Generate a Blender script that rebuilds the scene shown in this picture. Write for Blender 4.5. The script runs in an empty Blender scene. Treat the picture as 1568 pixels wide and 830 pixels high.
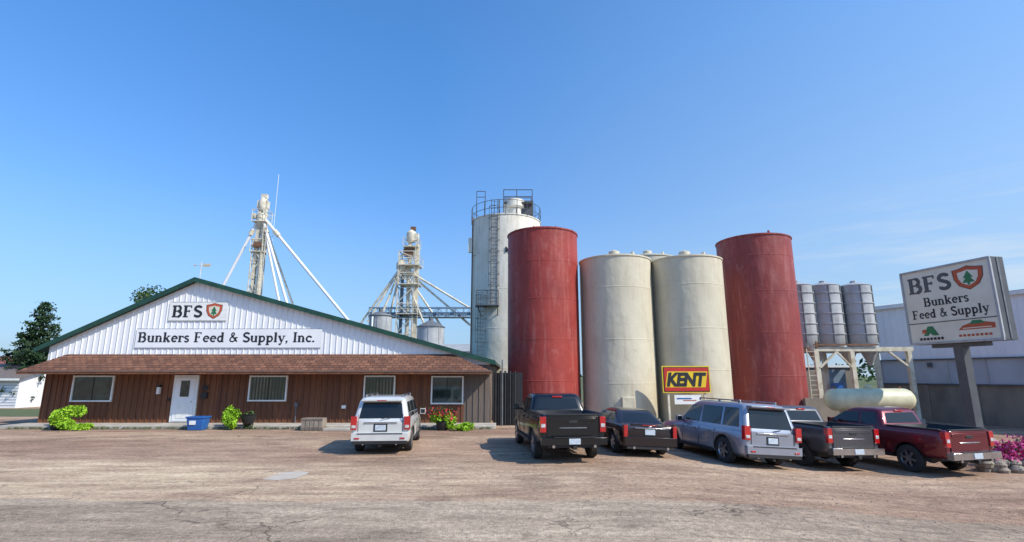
import bpy, bmesh, math, random
from mathutils import Vector, Matrix
R=random.Random(7)
sc=bpy.context.scene
D=math.radians

# ------------------------------------------------------------------ materials
def new_mat(name):
    m=bpy.data.materials.new(name); m.use_nodes=True
    nt=m.node_tree; b=nt.nodes['Principled BSDF']
    return m,nt,b
def N(nt,t,**kw):
    n=nt.nodes.new(t)
    for k,v in kw.items(): setattr(n,k,v)
    return n
def mixc(nt,fac,a,b,mode='MIX'):
    n=nt.nodes.new('ShaderNodeMix'); n.data_type='RGBA'; n.blend_type=mode
    for sock,val in ((n.inputs[0],fac),(n.inputs[6],a),(n.inputs[7],b)):
        if hasattr(val,'is_output'): nt.links.new(val,sock)
        elif isinstance(val,(int,float)): sock.default_value=val
        else: sock.default_value=(*val[:3],1)
    return n.outputs[2]
def mathn(nt,op,a,b=None,c=None,clamp=False):
    n=nt.nodes.new('ShaderNodeMath'); n.operation=op; n.use_clamp=clamp
    for i,val in enumerate((a,b,c)):
        if val is None: continue
        if hasattr(val,'is_output'): nt.links.new(val,n.inputs[i])
        else: n.inputs[i].default_value=val
    return n.outputs[0]
def coords(nt,scale=(1,1,1),kind='Object'):
    tc=N(nt,'ShaderNodeTexCoord'); mp=N(nt,'ShaderNodeMapping')
    nt.links.new(tc.outputs[kind],mp.inputs[0]); mp.inputs['Scale'].default_value=scale
    return mp.outputs[0]
def noise(nt,vec,scale,detail=4,rough=.55,dist=0):
    n=N(nt,'ShaderNodeTexNoise'); nt.links.new(vec,n.inputs['Vector'])
    n.inputs['Scale'].default_value=scale; n.inputs['Detail'].default_value=detail
    n.inputs['Roughness'].default_value=rough; n.inputs['Distortion'].default_value=dist
    return n.outputs['Fac']
def ramp(nt,f,a,b):
    n=N(nt,'ShaderNodeMapRange'); nt.links.new(f,n.inputs[0]); n.clamp=True
    n.inputs[1].default_value=a; n.inputs[2].default_value=b
    return n.outputs[0]
def mat(name,c1,c2=None,scale=3,rough=.6,metal=0,stretch=(1,1,1),lo=.35,hi=.65,bump=0,bscale=40,coat=0,spec=.5,detail=5):
    m,nt,b=new_mat(name)
    if c2 is None: c2=tuple(x*.82 for x in c1)
    v=coords(nt,stretch)
    f=ramp(nt,noise(nt,v,scale,detail),lo,hi)
    nt.links.new(mixc(nt,f,c1,c2),b.inputs['Base Color'])
    b.inputs['Roughness'].default_value=rough; b.inputs['Metallic'].default_value=metal
    b.inputs['Specular IOR Level'].default_value=spec
    if coat: b.inputs['Coat Weight'].default_value=coat; b.inputs['Coat Roughness'].default_value=.06
    if bump:
        bn=N(nt,'ShaderNodeBump'); bn.inputs['Strength'].default_value=bump; bn.inputs['Distance'].default_value=.02
        nt.links.new(noise(nt,v,bscale,3),bn.inputs['Height']); nt.links.new(bn.outputs[0],b.inputs['Normal'])
    return m

def ground_mat(name,ca,cb,cdirt,crack_s,sandy=None,crk=.5,cw=.0055):
    m,nt,b=new_mat(name); v=coords(nt)
    vs=coords(nt,(.22,1,1))
    big=ramp(nt,noise(nt,vs,.35,6,.6),.38,.60)
    col=mixc(nt,big,ca,cb)
    d=ramp(nt,noise(nt,coords(nt,(.3,1.1,1)),.16,5,.6),.5,.62)
    col=mixc(nt,mathn(nt,'MULTIPLY',d,.8),col,cdirt)
    tcx=N(nt,'ShaderNodeTexCoord'); sp=N(nt,'ShaderNodeSeparateXYZ'); nt.links.new(tcx.outputs['Object'],sp.inputs[0])
    if sandy: # dust thrown along the driving lane, thinning to the east
        wob=mathn(nt,'MULTIPLY',mathn(nt,'SUBTRACT',noise(nt,coords(nt,(.5,1,1)),.35,5,.6),.5),7.0)
        yy=mathn(nt,'ADD',sp.outputs[1],wob)
        k=mathn(nt,'MULTIPLY',ramp(nt,yy,10.0,12.5),ramp(nt,yy,17.5,14.0))
        k=mathn(nt,'MULTIPLY',k,ramp(nt,sp.outputs[0],9.0,-7.0))
        k=mathn(nt,'MULTIPLY',k,ramp(nt,noise(nt,coords(nt,(.25,1.6,1)),1.1,6,.65),.3,.62))
        col=mixc(nt,mathn(nt,'MULTIPLY',k,.95),col,sandy)
    # worn, re-tarred patches and oil
    pt=ramp(nt,noise(nt,coords(nt,(.55,1,1)),.6,4,.55,1.0),.55,.64)
    col=mixc(nt,mathn(nt,'MULTIPLY',pt,.42),col,tuple(x*.55 for x in ca))
    oil=ramp(nt,noise(nt,v,.9,4,.6,.5),.64,.72)
    col=mixc(nt,mathn(nt,'MULTIPLY',oil,.6),col,(.10,.072,.055))
    fine=noise(nt,v,38,3,.7); f2=noise(nt,v,9,4,.65); f3=noise(nt,coords(nt,(.25,1,1)),2.4,6,.7)
    col=mixc(nt,.75,col,mixc(nt,ramp(nt,fine,.3,.7),(.22,.22,.22),(.80,.80,.80)),'OVERLAY')
    col=mixc(nt,.7,col,mixc(nt,ramp(nt,f2,.3,.7),(.28,.28,.28),(.72,.72,.72)),'OVERLAY')
    col=mixc(nt,.8,col,mixc(nt,ramp(nt,f3,.3,.7),(.30,.30,.30),(.70,.70,.70)),'OVERLAY')
    vo=N(nt,'ShaderNodeTexVoronoi',feature='F1'); nt.links.new(v,vo.inputs['Vector']); vo.inputs['Scale'].default_value=16
    peb=ramp(nt,vo.outputs['Distance'],.32,.12)
    sel=ramp(nt,noise(nt,v,2.2,3),.5,.6)
    col=mixc(nt,mathn(nt,'MULTIPLY',mathn(nt,'MULTIPLY',peb,sel),.6),col,(.11,.082,.065))
    nv=N(nt,'ShaderNodeTexNoise'); nt.links.new(v,nv.inputs['Vector']); nv.inputs['Scale'].default_value=1.6; nv.inputs['Detail'].default_value=5
    ad=N(nt,'ShaderNodeVectorMath',operation='ADD'); nt.links.new(v,ad.inputs[0]); nt.links.new(nv.outputs['Color'],ad.inputs[1])
    for s,w,st,msk in ((crack_s,cw,crk,(.46,.54)),(crack_s*4.5,cw*4,crk*.7,(.53,.61))):
        vc=N(nt,'ShaderNodeTexVoronoi',feature='DISTANCE_TO_EDGE'); nt.links.new(ad.outputs[0],vc.inputs['Vector']); vc.inputs['Scale'].default_value=s
        ln=ramp(nt,vc.outputs['Distance'],w,w*.2)
        mk=ramp(nt,noise(nt,v,.3,3),*msk)
        col=mixc(nt,mathn(nt,'MULTIPLY',mathn(nt,'MULTIPLY',ln,mk),st),col,(.07,.052,.042))
    nt.links.new(col,b.inputs['Base Color']); b.inputs['Roughness'].default_value=.92; b.inputs['Specular IOR Level'].default_value=.15
    bn=N(nt,'ShaderNodeBump'); bn.inputs['Strength'].default_value=.6; bn.inputs['Distance'].default_value=.025
    nt.links.new(mathn(nt,'ADD',fine,f2),bn.inputs['Height']); nt.links.new(bn.outputs[0],b.inputs['Normal'])
    return m

def board_mat(name,c1,c2,c3):
    m,nt,b=new_mat(name)
    tc=N(nt,'ShaderNodeTexCoord'); sp=N(nt,'ShaderNodeSeparateXYZ'); nt.links.new(tc.outputs['Object'],sp.inputs[0])
    fl=mathn(nt,'FLOOR',mathn(nt,'DIVIDE',sp.outputs[0],.3))
    wn=N(nt,'ShaderNodeTexWhiteNoise',noise_dimensions='1D'); nt.links.new(fl,wn.inputs['W'])
    col=mixc(nt,wn.outputs['Value'],c1,c2)
    g=noise(nt,coords(nt,(9,9,.6)),2.5,6,.65)
    col=mixc(nt,mathn(nt,'MULTIPLY',ramp(nt,g,.45,.7),.8),col,c3)
    big=ramp(nt,noise(nt,coords(nt,(1,1,.7)),.5,4),.42,.65)
    col=mixc(nt,mathn(nt,'MULTIPLY',big,.5),col,tuple(x*.5 for x in c1))
    nt.links.new(col,b.inputs['Base Color']); b.inputs['Roughness'].default_value=.75
    bn=N(nt,'ShaderNodeBump'); bn.inputs['Strength'].default_value=.4; bn.inputs['Distance'].default_value=.01
    nt.links.new(g,bn.inputs['Height']); nt.links.new(bn.outputs[0],b.inputs['Normal'])
    return m

def shingle_mat():
    m,nt,b=new_mat('shingles')
    tc=N(nt,'ShaderNodeTexCoord'); sp=N(nt,'ShaderNodeSeparateXYZ'); nt.links.new(tc.outputs['Object'],sp.inputs[0])
    cb=N(nt,'ShaderNodeCombineXYZ'); nt.links.new(sp.outputs[0],cb.inputs[0]); nt.links.new(mathn(nt,'MULTIPLY',sp.outputs[2],1.6),cb.inputs[1])
    br=N(nt,'ShaderNodeTexBrick'); nt.links.new(cb.outputs[0],br.inputs['Vector'])
    br.inputs['Color1'].default_value=(.15,.06,.035,1); br.inputs['Color2'].default_value=(.29,.13,.075,1); br.inputs['Mortar'].default_value=(.05,.025,.02,1)
    br.inputs['Scale'].default_value=1; br.inputs['Brick Width'].default_value=.33; br.inputs['Row Height'].default_value=.2
    br.inputs['Mortar Size'].default_value=.018; br.inputs['Bias'].default_value=0
    n=noise(nt,tc.outputs['Object'],1.3,6,.7)
    col=mixc(nt,mathn(nt,'MULTIPLY',ramp(nt,n,.4,.65),.5),br.outputs['Color'],(.11,.055,.038))
    nt.links.new(col,b.inputs['Base Color']); b.inputs['Roughness'].default_value=.9
    return m

def silo_mat(name,c1,c2,rust,ramt=.5,rough=.5):
    m,nt,b=new_mat(name)
    v=coords(nt,(1,1,.12)); v2=coords(nt,(1,1,1))
    f=ramp(nt,noise(nt,v2,.45,6,.6),.35,.65)
    col=mixc(nt,f,c1,c2)
    st=ramp(nt,noise(nt,v,3.2,6,.6),.5,.75)
    col=mixc(nt,mathn(nt,'MULTIPLY',st,ramt),col,rust)
    sp=ramp(nt,noise(nt,v2,5,6,.7),.62,.72)
    col=mixc(nt,mathn(nt,'MULTIPLY',sp,ramt*.7),col,rust)
    ch=ramp(nt,noise(nt,coords(nt,(1,1,.5)),1.7,5,.7),.60,.65)
    col=mixc(nt,mathn(nt,'MULTIPLY',ch,ramt*.6),col,rust)
    dk=ramp(nt,noise(nt,coords(nt,(1,1,.07)),2.1,5,.6),.56,.72)
    col=mixc(nt,mathn(nt,'MULTIPLY',dk,ramt*.5),col,tuple(x*.6 for x in c2))
    nt.links.new(col,b.inputs['Base Color']); b.inputs['Roughness'].default_value=rough; b.inputs['Specular IOR Level'].default_value=.3
    bn=N(nt,'ShaderNodeBump'); bn.inputs['Strength'].default_value=.45; bn.inputs['Distance'].default_value=.15
    nt.links.new(noise(nt,coords(nt,(1,1,.8)),.9,3),bn.inputs['Height']); nt.links.new(bn.outputs[0],b.inputs['Normal'])
    return m

def leaf_mat(name,c1,c2):
    m,nt,b=new_mat(name)
    g=N(nt,'ShaderNodeNewGeometry')
    col=mixc(nt,g.outputs['Random Per Island'],c1,c2)
    nt.links.new(col,b.inputs['Base Color']); b.inputs['Roughness'].default_value=.6
    b.inputs['Specular IOR Level'].default_value=.25
    return m

def blind_glass():
    m,nt,b=new_mat('blind_glass')
    w=N(nt,'ShaderNodeTexWave',wave_type='BANDS',bands_direction='X'); nt.links.new(coords(nt),w.inputs['Vector']); w.inputs['Scale'].default_value=1.9
    n=ramp(nt,noise(nt,coords(nt),.9,4,.6),.4,.6)
    c=mixc(nt,ramp(nt,w.outputs['Fac'],.3,.75),(.02,.03,.022),(.13,.15,.11))
    c=mixc(nt,n,c,(.03,.06,.04))  # reflection painted into the pane as a green noise tint
    nt.links.new(c,b.inputs['Base Color']); b.inputs['Roughness'].default_value=.08; b.inputs['Specular IOR Level'].default_value=.6
    return m

WHITE=mat('white_metal',(.82,.83,.84),(.75,.76,.78),scale=1.2,rough=.5,stretch=(1,1,.3))
TRIMW=mat('white_trim',(.82,.82,.80),(.72,.72,.69),scale=6)
GREEN=mat('green_trim',(.015,.07,.045),(.01,.045,.03),rough=.4)
ROOFM=mat('roof_metal',(.03,.09,.06),(.02,.06,.045),rough=.45)
BOARD=board_mat('brown_boards',(.23,.085,.036),(.14,.050,.023),(.06,.027,.016))
GBOARD=board_mat('weathered_boards',(.22,.17,.14),(.15,.12,.10),(.09,.07,.06))
SHING=shingle_mat()
CONC=mat('concrete',(.50,.45,.39),(.36,.32,.27),scale=2,rough=.9,bump=.3)
PATCH=mat('patched_concrete',(.50,.44,.37),(.44,.37,.30),scale=4,rough=.95,bump=.3)
BLACK=mat('black_plastic',(.015,.015,.017),(.022,.022,.024),rough=.6)
RUBBER=mat('tyre_rubber',(.02,.02,.02),(.035,.032,.03),rough=.85)
GLASS=mat('dark_glass',(.010,.012,.014),(.016,.018,.02),rough=.04,spec=.5,scale=1)
WGLASS=mat('window_glass',(.012,.02,.016),(.05,.075,.06),rough=.06,spec=.7,scale=1.6)  # paler green noise in the base colour stands in for reflections
BGLASS=blind_glass()
CHROME=mat('chrome',(.62,.62,.64),(.5,.5,.52),rough=.22,metal=1)
RIM=mat('alloy',(.5,.5,.52),(.4,.4,.42),rough=.3,metal=.9)
REDL=mat('tail_lens',(.50,.012,.015),(.36,.01,.01),rough=.12,coat=1,scale=12)
CLEARL=mat('clear_lens',(.6,.6,.6),(.4,.4,.4),rough=.1,coat=1,scale=12)
PLATE=mat('plate',(.55,.62,.7),(.4,.45,.5),scale=18)
REDS=silo_mat('red_silo_paint',(.34,.052,.040),(.25,.038,.033),(.43,.15,.13),.6,.5)
REDS2=silo_mat('faded_red_silo_paint',(.29,.058,.050),(.22,.045,.042),(.40,.16,.15),.6,.5)
CREAM=silo_mat('cream_silo_paint',(.62,.57,.44),(.54,.49,.37),(.36,.28,.19),.4,.5)
WSILO=silo_mat('white_silo_paint',(.76,.73,.64),(.68,.64,.54),(.38,.28,.18),.4,.55)
GALV=silo_mat('galvanised_steel',(.46,.47,.48),(.32,.33,.34),(.22,.19,.16),.6,.42)
GALVD=mat('dark_galvanised',(.16,.17,.18),(.10,.11,.12),rough=.5,scale=4)
LEGW=mat('leg_paint',(.70,.65,.52),(.44,.37,.28),scale=2.5,lo=.42,hi=.75)
STEELW=mat('platform_steel',(.62,.58,.46),(.40,.33,.22),scale=2.2,lo=.45,hi=.7)
BLUEST=mat('blue_grey_steel',(.16,.24,.34),(.12,.17,.22),scale=3)
RUSTM=mat('rust',(.22,.10,.045),(.12,.06,.03),scale=4)
INK=mat('sign_ink',(.012,.013,.02),(.02,.02,.028))
SIGNW=mat('sign_face',(.72,.68,.57),(.64,.60,.50),scale=1.5,rough=.4)
SIGNG=mat('sign_grey',(.085,.09,.10),(.065,.07,.08),scale=2,rough=.5)
KRED=mat('kent_red',(.55,.02,.02),(.45,.02,.02))
KYEL=mat('kent_yellow',(.80,.55,.02),(.70,.48,.02))
ORANGE=mat('shield_orange',(.50,.09,.03),(.42,.08,.03))
TGREEN=mat('logo_green',(.03,.20,.08),(.02,.14,.06))
BLUEB=mat('blue_plastic',(.02,.13,.42),(.02,.10,.32),rough=.4)
BARK=mat('bark',(.09,.06,.04),(.05,.035,.025),scale=8)
LIME=leaf_mat('lime_leaf',(.18,.36,.02),(.36,.58,.04))
DGREEN=leaf_mat('dark_leaf',(.012,.035,.014),(.04,.08,.03))
MGREEN=leaf_mat('mid_leaf',(.025,.06,.015),(.07,.12,.03))
PINK=leaf_mat('pink_petal',(.55,.03,.18),(.75,.12,.35))
REDF=leaf_mat('red_petal',(.55,.02,.03),(.65,.05,.12))
GRASS=leaf_mat('grass_blade',(.05,.09,.02),(.12,.17,.04))
STONE=mat('stone',(.34,.28,.22),(.22,.19,.16),scale=5,rough=.9,bump=.5)
WHBAND=mat('grey_band',(.42,.45,.50),(.34,.37,.41),scale=.8,stretch=(1,1,.4))
WHCONC=mat('stained_concrete',(.27,.23,.18),(.15,.13,.11),scale=.9,stretch=(1,1,.5),rough=.9,lo=.3,hi=.7,bump=.3)
TANKC=mat('tank_cream',(.66,.62,.42),(.50,.48,.32),scale=2,rough=.45)
DROOF=mat('house_roof',(.20,.16,.13),(.14,.11,.10),scale=6)
def paint(name,c,metal=.5,rough=.28,dirt=None,coat=.8):
    return mat(name,c,dirt or tuple(x*.85 for x in c),scale=1.4,rough=rough,metal=metal,coat=coat)

# ------------------------------------------------------------------ mesh accumulator
class M:
    def __init__(s): s.v=[];s.f=[];s.mi=[];s.sm=[];s.mats=[]
    def m(s,mt):
        if mt not in s.mats: s.mats.append(mt)
        return s.mats.index(mt)
    def add(s,vs,fs,mt,smooth=False):
        o=len(s.v); s.v+= [tuple(p) for p in vs]; k=s.m(mt)
        for f in fs: s.f.append([i+o for i in f]); s.mi.append(k); s.sm.append(smooth)
    def box(s,c,d,mt,rz=0,rot=None):
        x,y,z=d[0]/2,d[1]/2,d[2]/2
        R3=rot if rot else Matrix.Rotation(rz,3,'Z')
        vs=[Vector(c)+R3@Vector((a*x,b*y,e*z)) for a in(-1,1) for b in(-1,1) for e in(-1,1)]
        s.add(vs,[(0,1,3,2),(4,6,7,5),(0,4,5,1),(2,3,7,6),(0,2,6,4),(1,5,7,3)],mt)
    def beam(s,p,q,w,mt,h=None):
        p=Vector(p);q=Vector(q);d=q-p
        rot=d.to_track_quat('Z','Y').to_matrix()
        s.box((p+q)/2,(w,h or w,d.length),mt,rot=rot)
    def tube(s,p,q,r,mt,n=8,r2=None,caps=True):
        p=Vector(p);q=Vector(q); rot=(q-p).to_track_quat('Z','Y').to_matrix(); r2=r if r2 is None else r2
        vs=[];
        for c,rr in((p,r),(q,r2)):
            for i in range(n):
                a=2*math.pi*i/n; vs.append(c+rot@Vector((math.cos(a)*rr,math.sin(a)*rr,0)))
        fs=[(i,(i+1)%n,n+(i+1)%n,n+i) for i in range(n)]
        s.add(vs,fs,mt,True)
        if caps: s.add(vs,[tuple(range(n)),tuple(range(n,2*n))],mt,False)
    def lathe(s,c,prof,n,mt,axis='Z',caps=True,smooth=True):
        c=Vector(c);vs=[]
        for r,z in prof:
            for i in range(n):
                a=2*math.pi*i/n
                p=Vector((math.cos(a)*r,math.sin(a)*r,z))
                if axis=='X': p=Vector((z,p.x,p.y))
                vs.append(c+p)
        k=len(prof); fs=[]
        for j in range(k-1):
            for i in range(n): fs.append((j*n+i,j*n+(i+1)%n,(j+1)*n+(i+1)%n,(j+1)*n+i))
        s.add(vs,fs,mt,smooth)
        if caps: s.add(vs[:n],[tuple(range(n))],mt); s.add(vs[-n:],[tuple(range(n))],mt)
    def loft(s,rings,mt,smooth=True,caps=True):
        n=len(rings[0]); vs=[p for r in rings for p in r]; fs=[]
        for j in range(len(rings)-1):
            for i in range(n): fs.append((j*n+i,j*n+(i+1)%n,(j+1)*n+(i+1)%n,(j+1)*n+i))
        if caps: fs.append(tuple(range(n))); fs.append(tuple(range((len(rings)-1)*n,len(rings)*n)))
        s.add(vs,fs,mt,smooth)
    def poly(s,pts,mt): s.add(pts,[tuple(range(len(pts)))],mt)
    def leaf(s,p,sz,mt,up=.3):
        a=Vector((R.gauss(0,1),R.gauss(0,1),R.gauss(0,1))).normalized()
        b=a.cross(Vector((R.gauss(0,1),R.gauss(0,1),R.gauss(0,1)+up))).normalized()
        p=Vector(p); a=a*sz*R.uniform(.6,1.2); b=b*sz*.45
        s.add([p-a,p+b*1.0-a*.1,p+a,p-b-a*.1],[(0,1,2,3)],mt)
    def build(s,name,parent=None,loc=(0,0,0),rz=0,bevel=0,sharp=35,merge=False):
        me=bpy.data.meshes.new(name); me.from_pydata(s.v,[],s.f)
        for mt in s.mats: me.materials.append(mt)
        me.polygons.foreach_set('material_index',s.mi); me.polygons.foreach_set('use_smooth',s.sm)
        bm=bmesh.new(); bm.from_mesh(me)
        if merge: bmesh.ops.remove_doubles(bm,verts=bm.verts,dist=1e-5)
        if len(s.f)<60000: bmesh.ops.recalc_face_normals(bm,faces=bm.faces)
        bm.to_mesh(me); bm.free()
        try: me.set_sharp_from_angle(angle=D(sharp))
        except Exception: pass
        ob=bpy.data.objects.new(name,me); sc.collection.objects.link(ob)
        ob.location=loc; ob.rotation_euler=(0,0,rz)
        if parent: ob.parent=parent
        if bevel:
            md=ob.modifiers.new('b','BEVEL'); md.width=bevel; md.segments=2; md.limit_method='ANGLE'; md.angle_limit=D(40)
        return ob
def empty(name,loc=(0,0,0),rz=0):
    e=bpy.data.objects.new(name,None); sc.collection.objects.link(e); e.location=loc; e.rotation_euler=(0,0,rz); e.empty_display_size=.3
    return e
def gz_(x):
    t=min(1,max(0,(x-2)/10)); return -.5*t*t*(3-2*t)

# ------------------------------------------------------------------ slab-serif lettering
def arc(cx,cy,rx,ry,a0,a1,n=12):
    return [(cx+rx*math.cos(D(a0+(a1-a0)*i/n)),cy+ry*math.sin(D(a0+(a1-a0)*i/n))) for i in range(n+1)]
T=.15
def Sg(k=1,w=.14):
    pts=arc(.37,.74,.25,.2,30,255)+arc(.37,.265,.26,.215,75,-150)
    return [([(x*k,y*k) for x,y in pts],w),([(.62*k,.96*k),(.62*k,.78*k)],.05),([(.10*k,.04*k),(.10*k,.24*k)],.05)]
G={'B':(.90,[([(.18,0),(.18,1)],T),([(0,.03),(.5,.03)],.07),([(0,.97),(.48,.97)],.07),([(.2,.52),(.5,.52)],.07),(arc(.47,.745,.19,.21,90,-90),.13),(arc(.49,.275,.23,.23,90,-90),.14)]),
'F':(.84,[([(.18,0),(.18,1)],T),([(0,.03),(.42,.03)],.07),([(0,.97),(.66,.97)],.07),([(.64,1),(.64,.80)],.06),([(.2,.52),(.5,.52)],.07),([(.5,.42),(.5,.62)],.06)]),
'S':(.76,Sg()),'s':(.56,Sg(.66,.11)),
'I':(.45,[([(.2,0),(.2,1)],T),([(.02,.03),(.38,.03)],.07),([(.02,.97),(.38,.97)],.07)]),
'&':(.95,[([(.84,.04),(.3,.65),(.25,.8),(.33,.93),(.45,.95),(.53,.82),(.45,.68),(.2,.42),(.12,.25),(.22,.08),(.4,.04),(.6,.15),(.72,.45)],.1),([(.58,.47),(.88,.47)],.06)]),
'u':(.76,[([(.15,.18),(.15,.66)],T),(arc(.34,.2,.19,.16,180,360),.1),([(.55,0),(.55,.66)],T),([(0,.63),(.2,.63)],.06),([(.4,.63),(.58,.63)],.06),([(.55,.03),(.7,.03)],.06)]),
'n':(.78,[([(.17,0),(.17,.66)],T),(arc(.36,.45,.19,.17,180,0),.1),([(.55,0),(.55,.46)],T),([(0,.03),(.33,.03)],.06),([(.4,.03),(.72,.03)],.06),([(0,.63),(.2,.63)],.06)]),
'k':(.78,[([(.17,0),(.17,1)],T),([(0,.97),(.2,.97)],.06),([(0,.03),(.34,.03)],.06),([(.2,.3),(.58,.63)],.08),([(.33,.4),(.6,.03)],.14),([(.42,.63),(.7,.63)],.06),([(.45,.03),(.74,.03)],.06)]),
'e':(.68,[(arc(.34,.33,.24,.27,0,315,18),.12),([(.12,.35),(.58,.35)],.07)]),
'r':(.60,[([(.17,0),(.17,.66)],T),([(0,.03),(.38,.03)],.06),([(0,.63),(.2,.63)],.06),(arc(.37,.42,.19,.18,170,45),.08),([(.48,.62),(.48,.46)],.12)]),
'd':(.76,[(arc(.34,.33,.22,.27,30,330,16),.12),([(.54,0),(.54,1)],T),([(.38,.97),(.55,.97)],.06),([(.54,.03),(.7,.03)],.06)]),
'p':(.76,[([(.17,-.3),(.17,.66)],T),([(0,-.27),(.35,-.27)],.06),([(0,.63),(.2,.63)],.06),(arc(.38,.33,.22,.27,-150,150,16),.12)]),
'l':(.40,[([(.17,0),(.17,1)],T),([(0,.97),(.2,.97)],.06),([(0,.03),(.34,.03)],.06)]),
'y':(.74,[([(.12,.63),(.36,.05)],.14),([(.6,.63),(.3,-.22)],.07),([(.32,-.22),(.12,-.22)],.12),([(0,.63),(.28,.63)],.06),([(.45,.63),(.72,.63)],.06)]),
'c':(.64,[(arc(.34,.33,.24,.27,50,315,16),.12),([(.52,.58),(.52,.44)],.12)]),
',':(.32,[([(.12,0),(.12,.14)],.14),([(.15,.02),(.07,-.17)],.07)]),'.':(.3,[([(.12,0),(.12,.15)],.15)]),' ':(.40,[])}
def serif(acc,s,o,ux,uy,nn,h,width,mt,bold=1.38):
    o=Vector(o);ux=Vector(ux);uy=Vector(uy);nn=Vector(nn)
    tot=sum(G[c][0] for c in s); sx=width/tot; x=0; k=0
    for c in s:
        adv,st=G[c]
        for pts,w in st:
            w=w*bold
            k+=1; off=.002+.0007*(k%7)
            L=[];Rr=[]
            for i,p in enumerate(pts):
                a=pts[max(i-1,0)];b=pts[min(i+1,len(pts)-1)]
                dx,dy=(b[0]-a[0]),(b[1]-a[1]); l=math.hypot(dx,dy) or 1; nx,ny=-dy/l*w/2,dx/l*w/2
                L.append((p[0]+nx,p[1]+ny)); Rr.append((p[0]-nx,p[1]-ny))
            for i in range(len(pts)-1):
                q=[L[i],L[i+1],Rr[i+1],Rr[i]]
                acc.poly([o+ux*((x+a)*sx)+uy*(b*h)+nn*off for a,b in q],mt)
        x+=adv
def shield(acc,c,ux,uy,nn,w,h):
    c=Vector(c);ux=Vector(ux);uy=Vector(uy);nn=Vector(nn)
    base=[(-.5,.38),(-.25,.42),(0,.5),(.25,.42),(.5,.38),(.47,0),(.33,-.3),(0,-.5),(-.33,-.3),(-.47,0)]
    for k,(mt,sc_) in enumerate(((INK,1.0),(ORANGE,.95),(SIGNW,.66),)):
        acc.poly([c+ux*(a*w*sc_)+uy*(b*h*sc_)+nn*(.003+.003*k) for a,b in base],mt)
    tr=[(0,.3),(.16,.0),(.08,.0),(.2,-.2),(.04,-.2),(.04,-.3),(-.04,-.3),(-.04,-.2),(-.2,-.2),(-.08,0),(-.16,0)]
    acc.poly([c+ux*(a*w)+uy*(b*h)+nn*.013 for a,b in tr],TGREEN)

# ------------------------------------------------------------------ world, sun, camera
AZ,EL=61,42
sd=Vector((math.sin(D(AZ))*math.cos(D(EL)),-math.cos(D(AZ))*math.cos(D(EL)),math.sin(D(EL))))
w=bpy.data.worlds.new('World'); sc.world=w; w.use_nodes=True; nt=w.node_tree
bg=nt.nodes['Background']; sky=N(nt,'ShaderNodeTexSky',sky_type='NISHITA'); sky.sun_disc=False
sky.sun_elevation=D(EL); sky.sun_rotation=D(180-AZ); sky.air_density=1.0; sky.dust_density=.8; sky.ozone_density=1.8
tc=N(nt,'ShaderNodeTexCoord'); sp=N(nt,'ShaderNodeSeparateXYZ'); nt.links.new(tc.outputs['Generated'],sp.inputs[0])
tint=mixc(nt,ramp(nt,sp.outputs[2],.0,.55),(.90,1.02,1.25),(.74,1.42,2.0))
col0=mixc(nt,1.0,sky.outputs[0],tint,'MULTIPLY')
lowh=mathn(nt,'MULTIPLY',ramp(nt,sp.outputs[2],.30,.0),.7)
col0=mixc(nt,lowh,col0,(2.3,3.9,6.0))
hz=mathn(nt,'MULTIPLY',ramp(nt,sp.outputs[0],-.15,.85),ramp(nt,sp.outputs[2],.95,.05))
col0=mixc(nt,mathn(nt,'MULTIPLY',hz,.62),col0,(4.0,5.4,6.7))
mp=N(nt,'ShaderNodeMapping'); nt.links.new(tc.outputs['Generated'],mp.inputs[0]); mp.inputs['Scale'].default_value=(1.4,1.4,13)
cl=ramp(nt,noise(nt,mp.outputs[0],2.6,8,.62,.5),.46,.76)
m1=ramp(nt,sp.outputs[0],.3,.7); m2=mathn(nt,'MULTIPLY',ramp(nt,sp.outputs[2],.32,.16),1)
cm=mathn(nt,'MULTIPLY',mathn(nt,'MULTIPLY',cl,m1),m2)
col=mixc(nt,mathn(nt,'MULTIPLY',cm,.65),col0,(6.1,6.4,6.7))
nt.links.new(col,bg.inputs[0]); bg.inputs[1].default_value=.133
s=bpy.data.lights.new('sun','SUN'); s.energy=5.0; s.angle=D(.5); s.color=(1,.925,.80)
so=bpy.data.objects.new('sun',s); sc.collection.objects.link(so); so.rotation_euler=sd.to_track_quat('Z','Y').to_euler()
cam=bpy.data.cameras.new('camera'); cam.sensor_width=36; cam.lens=18; cam.clip_end=3000
co=bpy.data.objects.new('camera',cam); sc.collection.objects.link(co); co.location=(0,0,2.5); co.rotation_euler=(D(90+11.54),0,0); sc.camera=co
sc.view_settings.view_transform='Standard'; sc.view_settings.look='None'; sc.view_settings.exposure=0

# ------------------------------------------------------------------ ground
LOT=ground_mat('lot_surface',(.285,.180,.125),(.39,.265,.185),(.46,.33,.23),.28,(.60,.46,.31),.6)
ROAD=ground_mat('road_surface',(.30,.225,.165),(.39,.305,.225),(.46,.36,.26),.24,None,.75,.0085)
KN=[-900,-300,-100]+[-60+.5*i for i in range(241)]+[100,300,900]
def sheet(name,f0,f1,dz,mt,xs=KN):
    a=M(); vs=[]; fs=[]
    for x in xs: vs+=[(x,f0(x),gz_(x)+dz),(x,f1(x),gz_(x)+dz)]
    for i in range(len(xs)-1): fs.append((2*i,2*i+2,2*i+3,2*i+1))
    a.add(vs,fs,mt,True); return a.build(name)
sheet('ground',lambda x:-300,lambda x:1500,0,LOT)
wob={x:R.uniform(-.14,.14) for x in KN}
sheet('road',lambda x:-12,lambda x:11.2-.02*max(-60,min(60,x))+wob[x]+.25*math.sin(x*.3),.004,ROAD)
GR=mat('grass_ground',(.07,.10,.03),(.12,.13,.05),scale=1.5,rough=.95,bump=.5)
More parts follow.
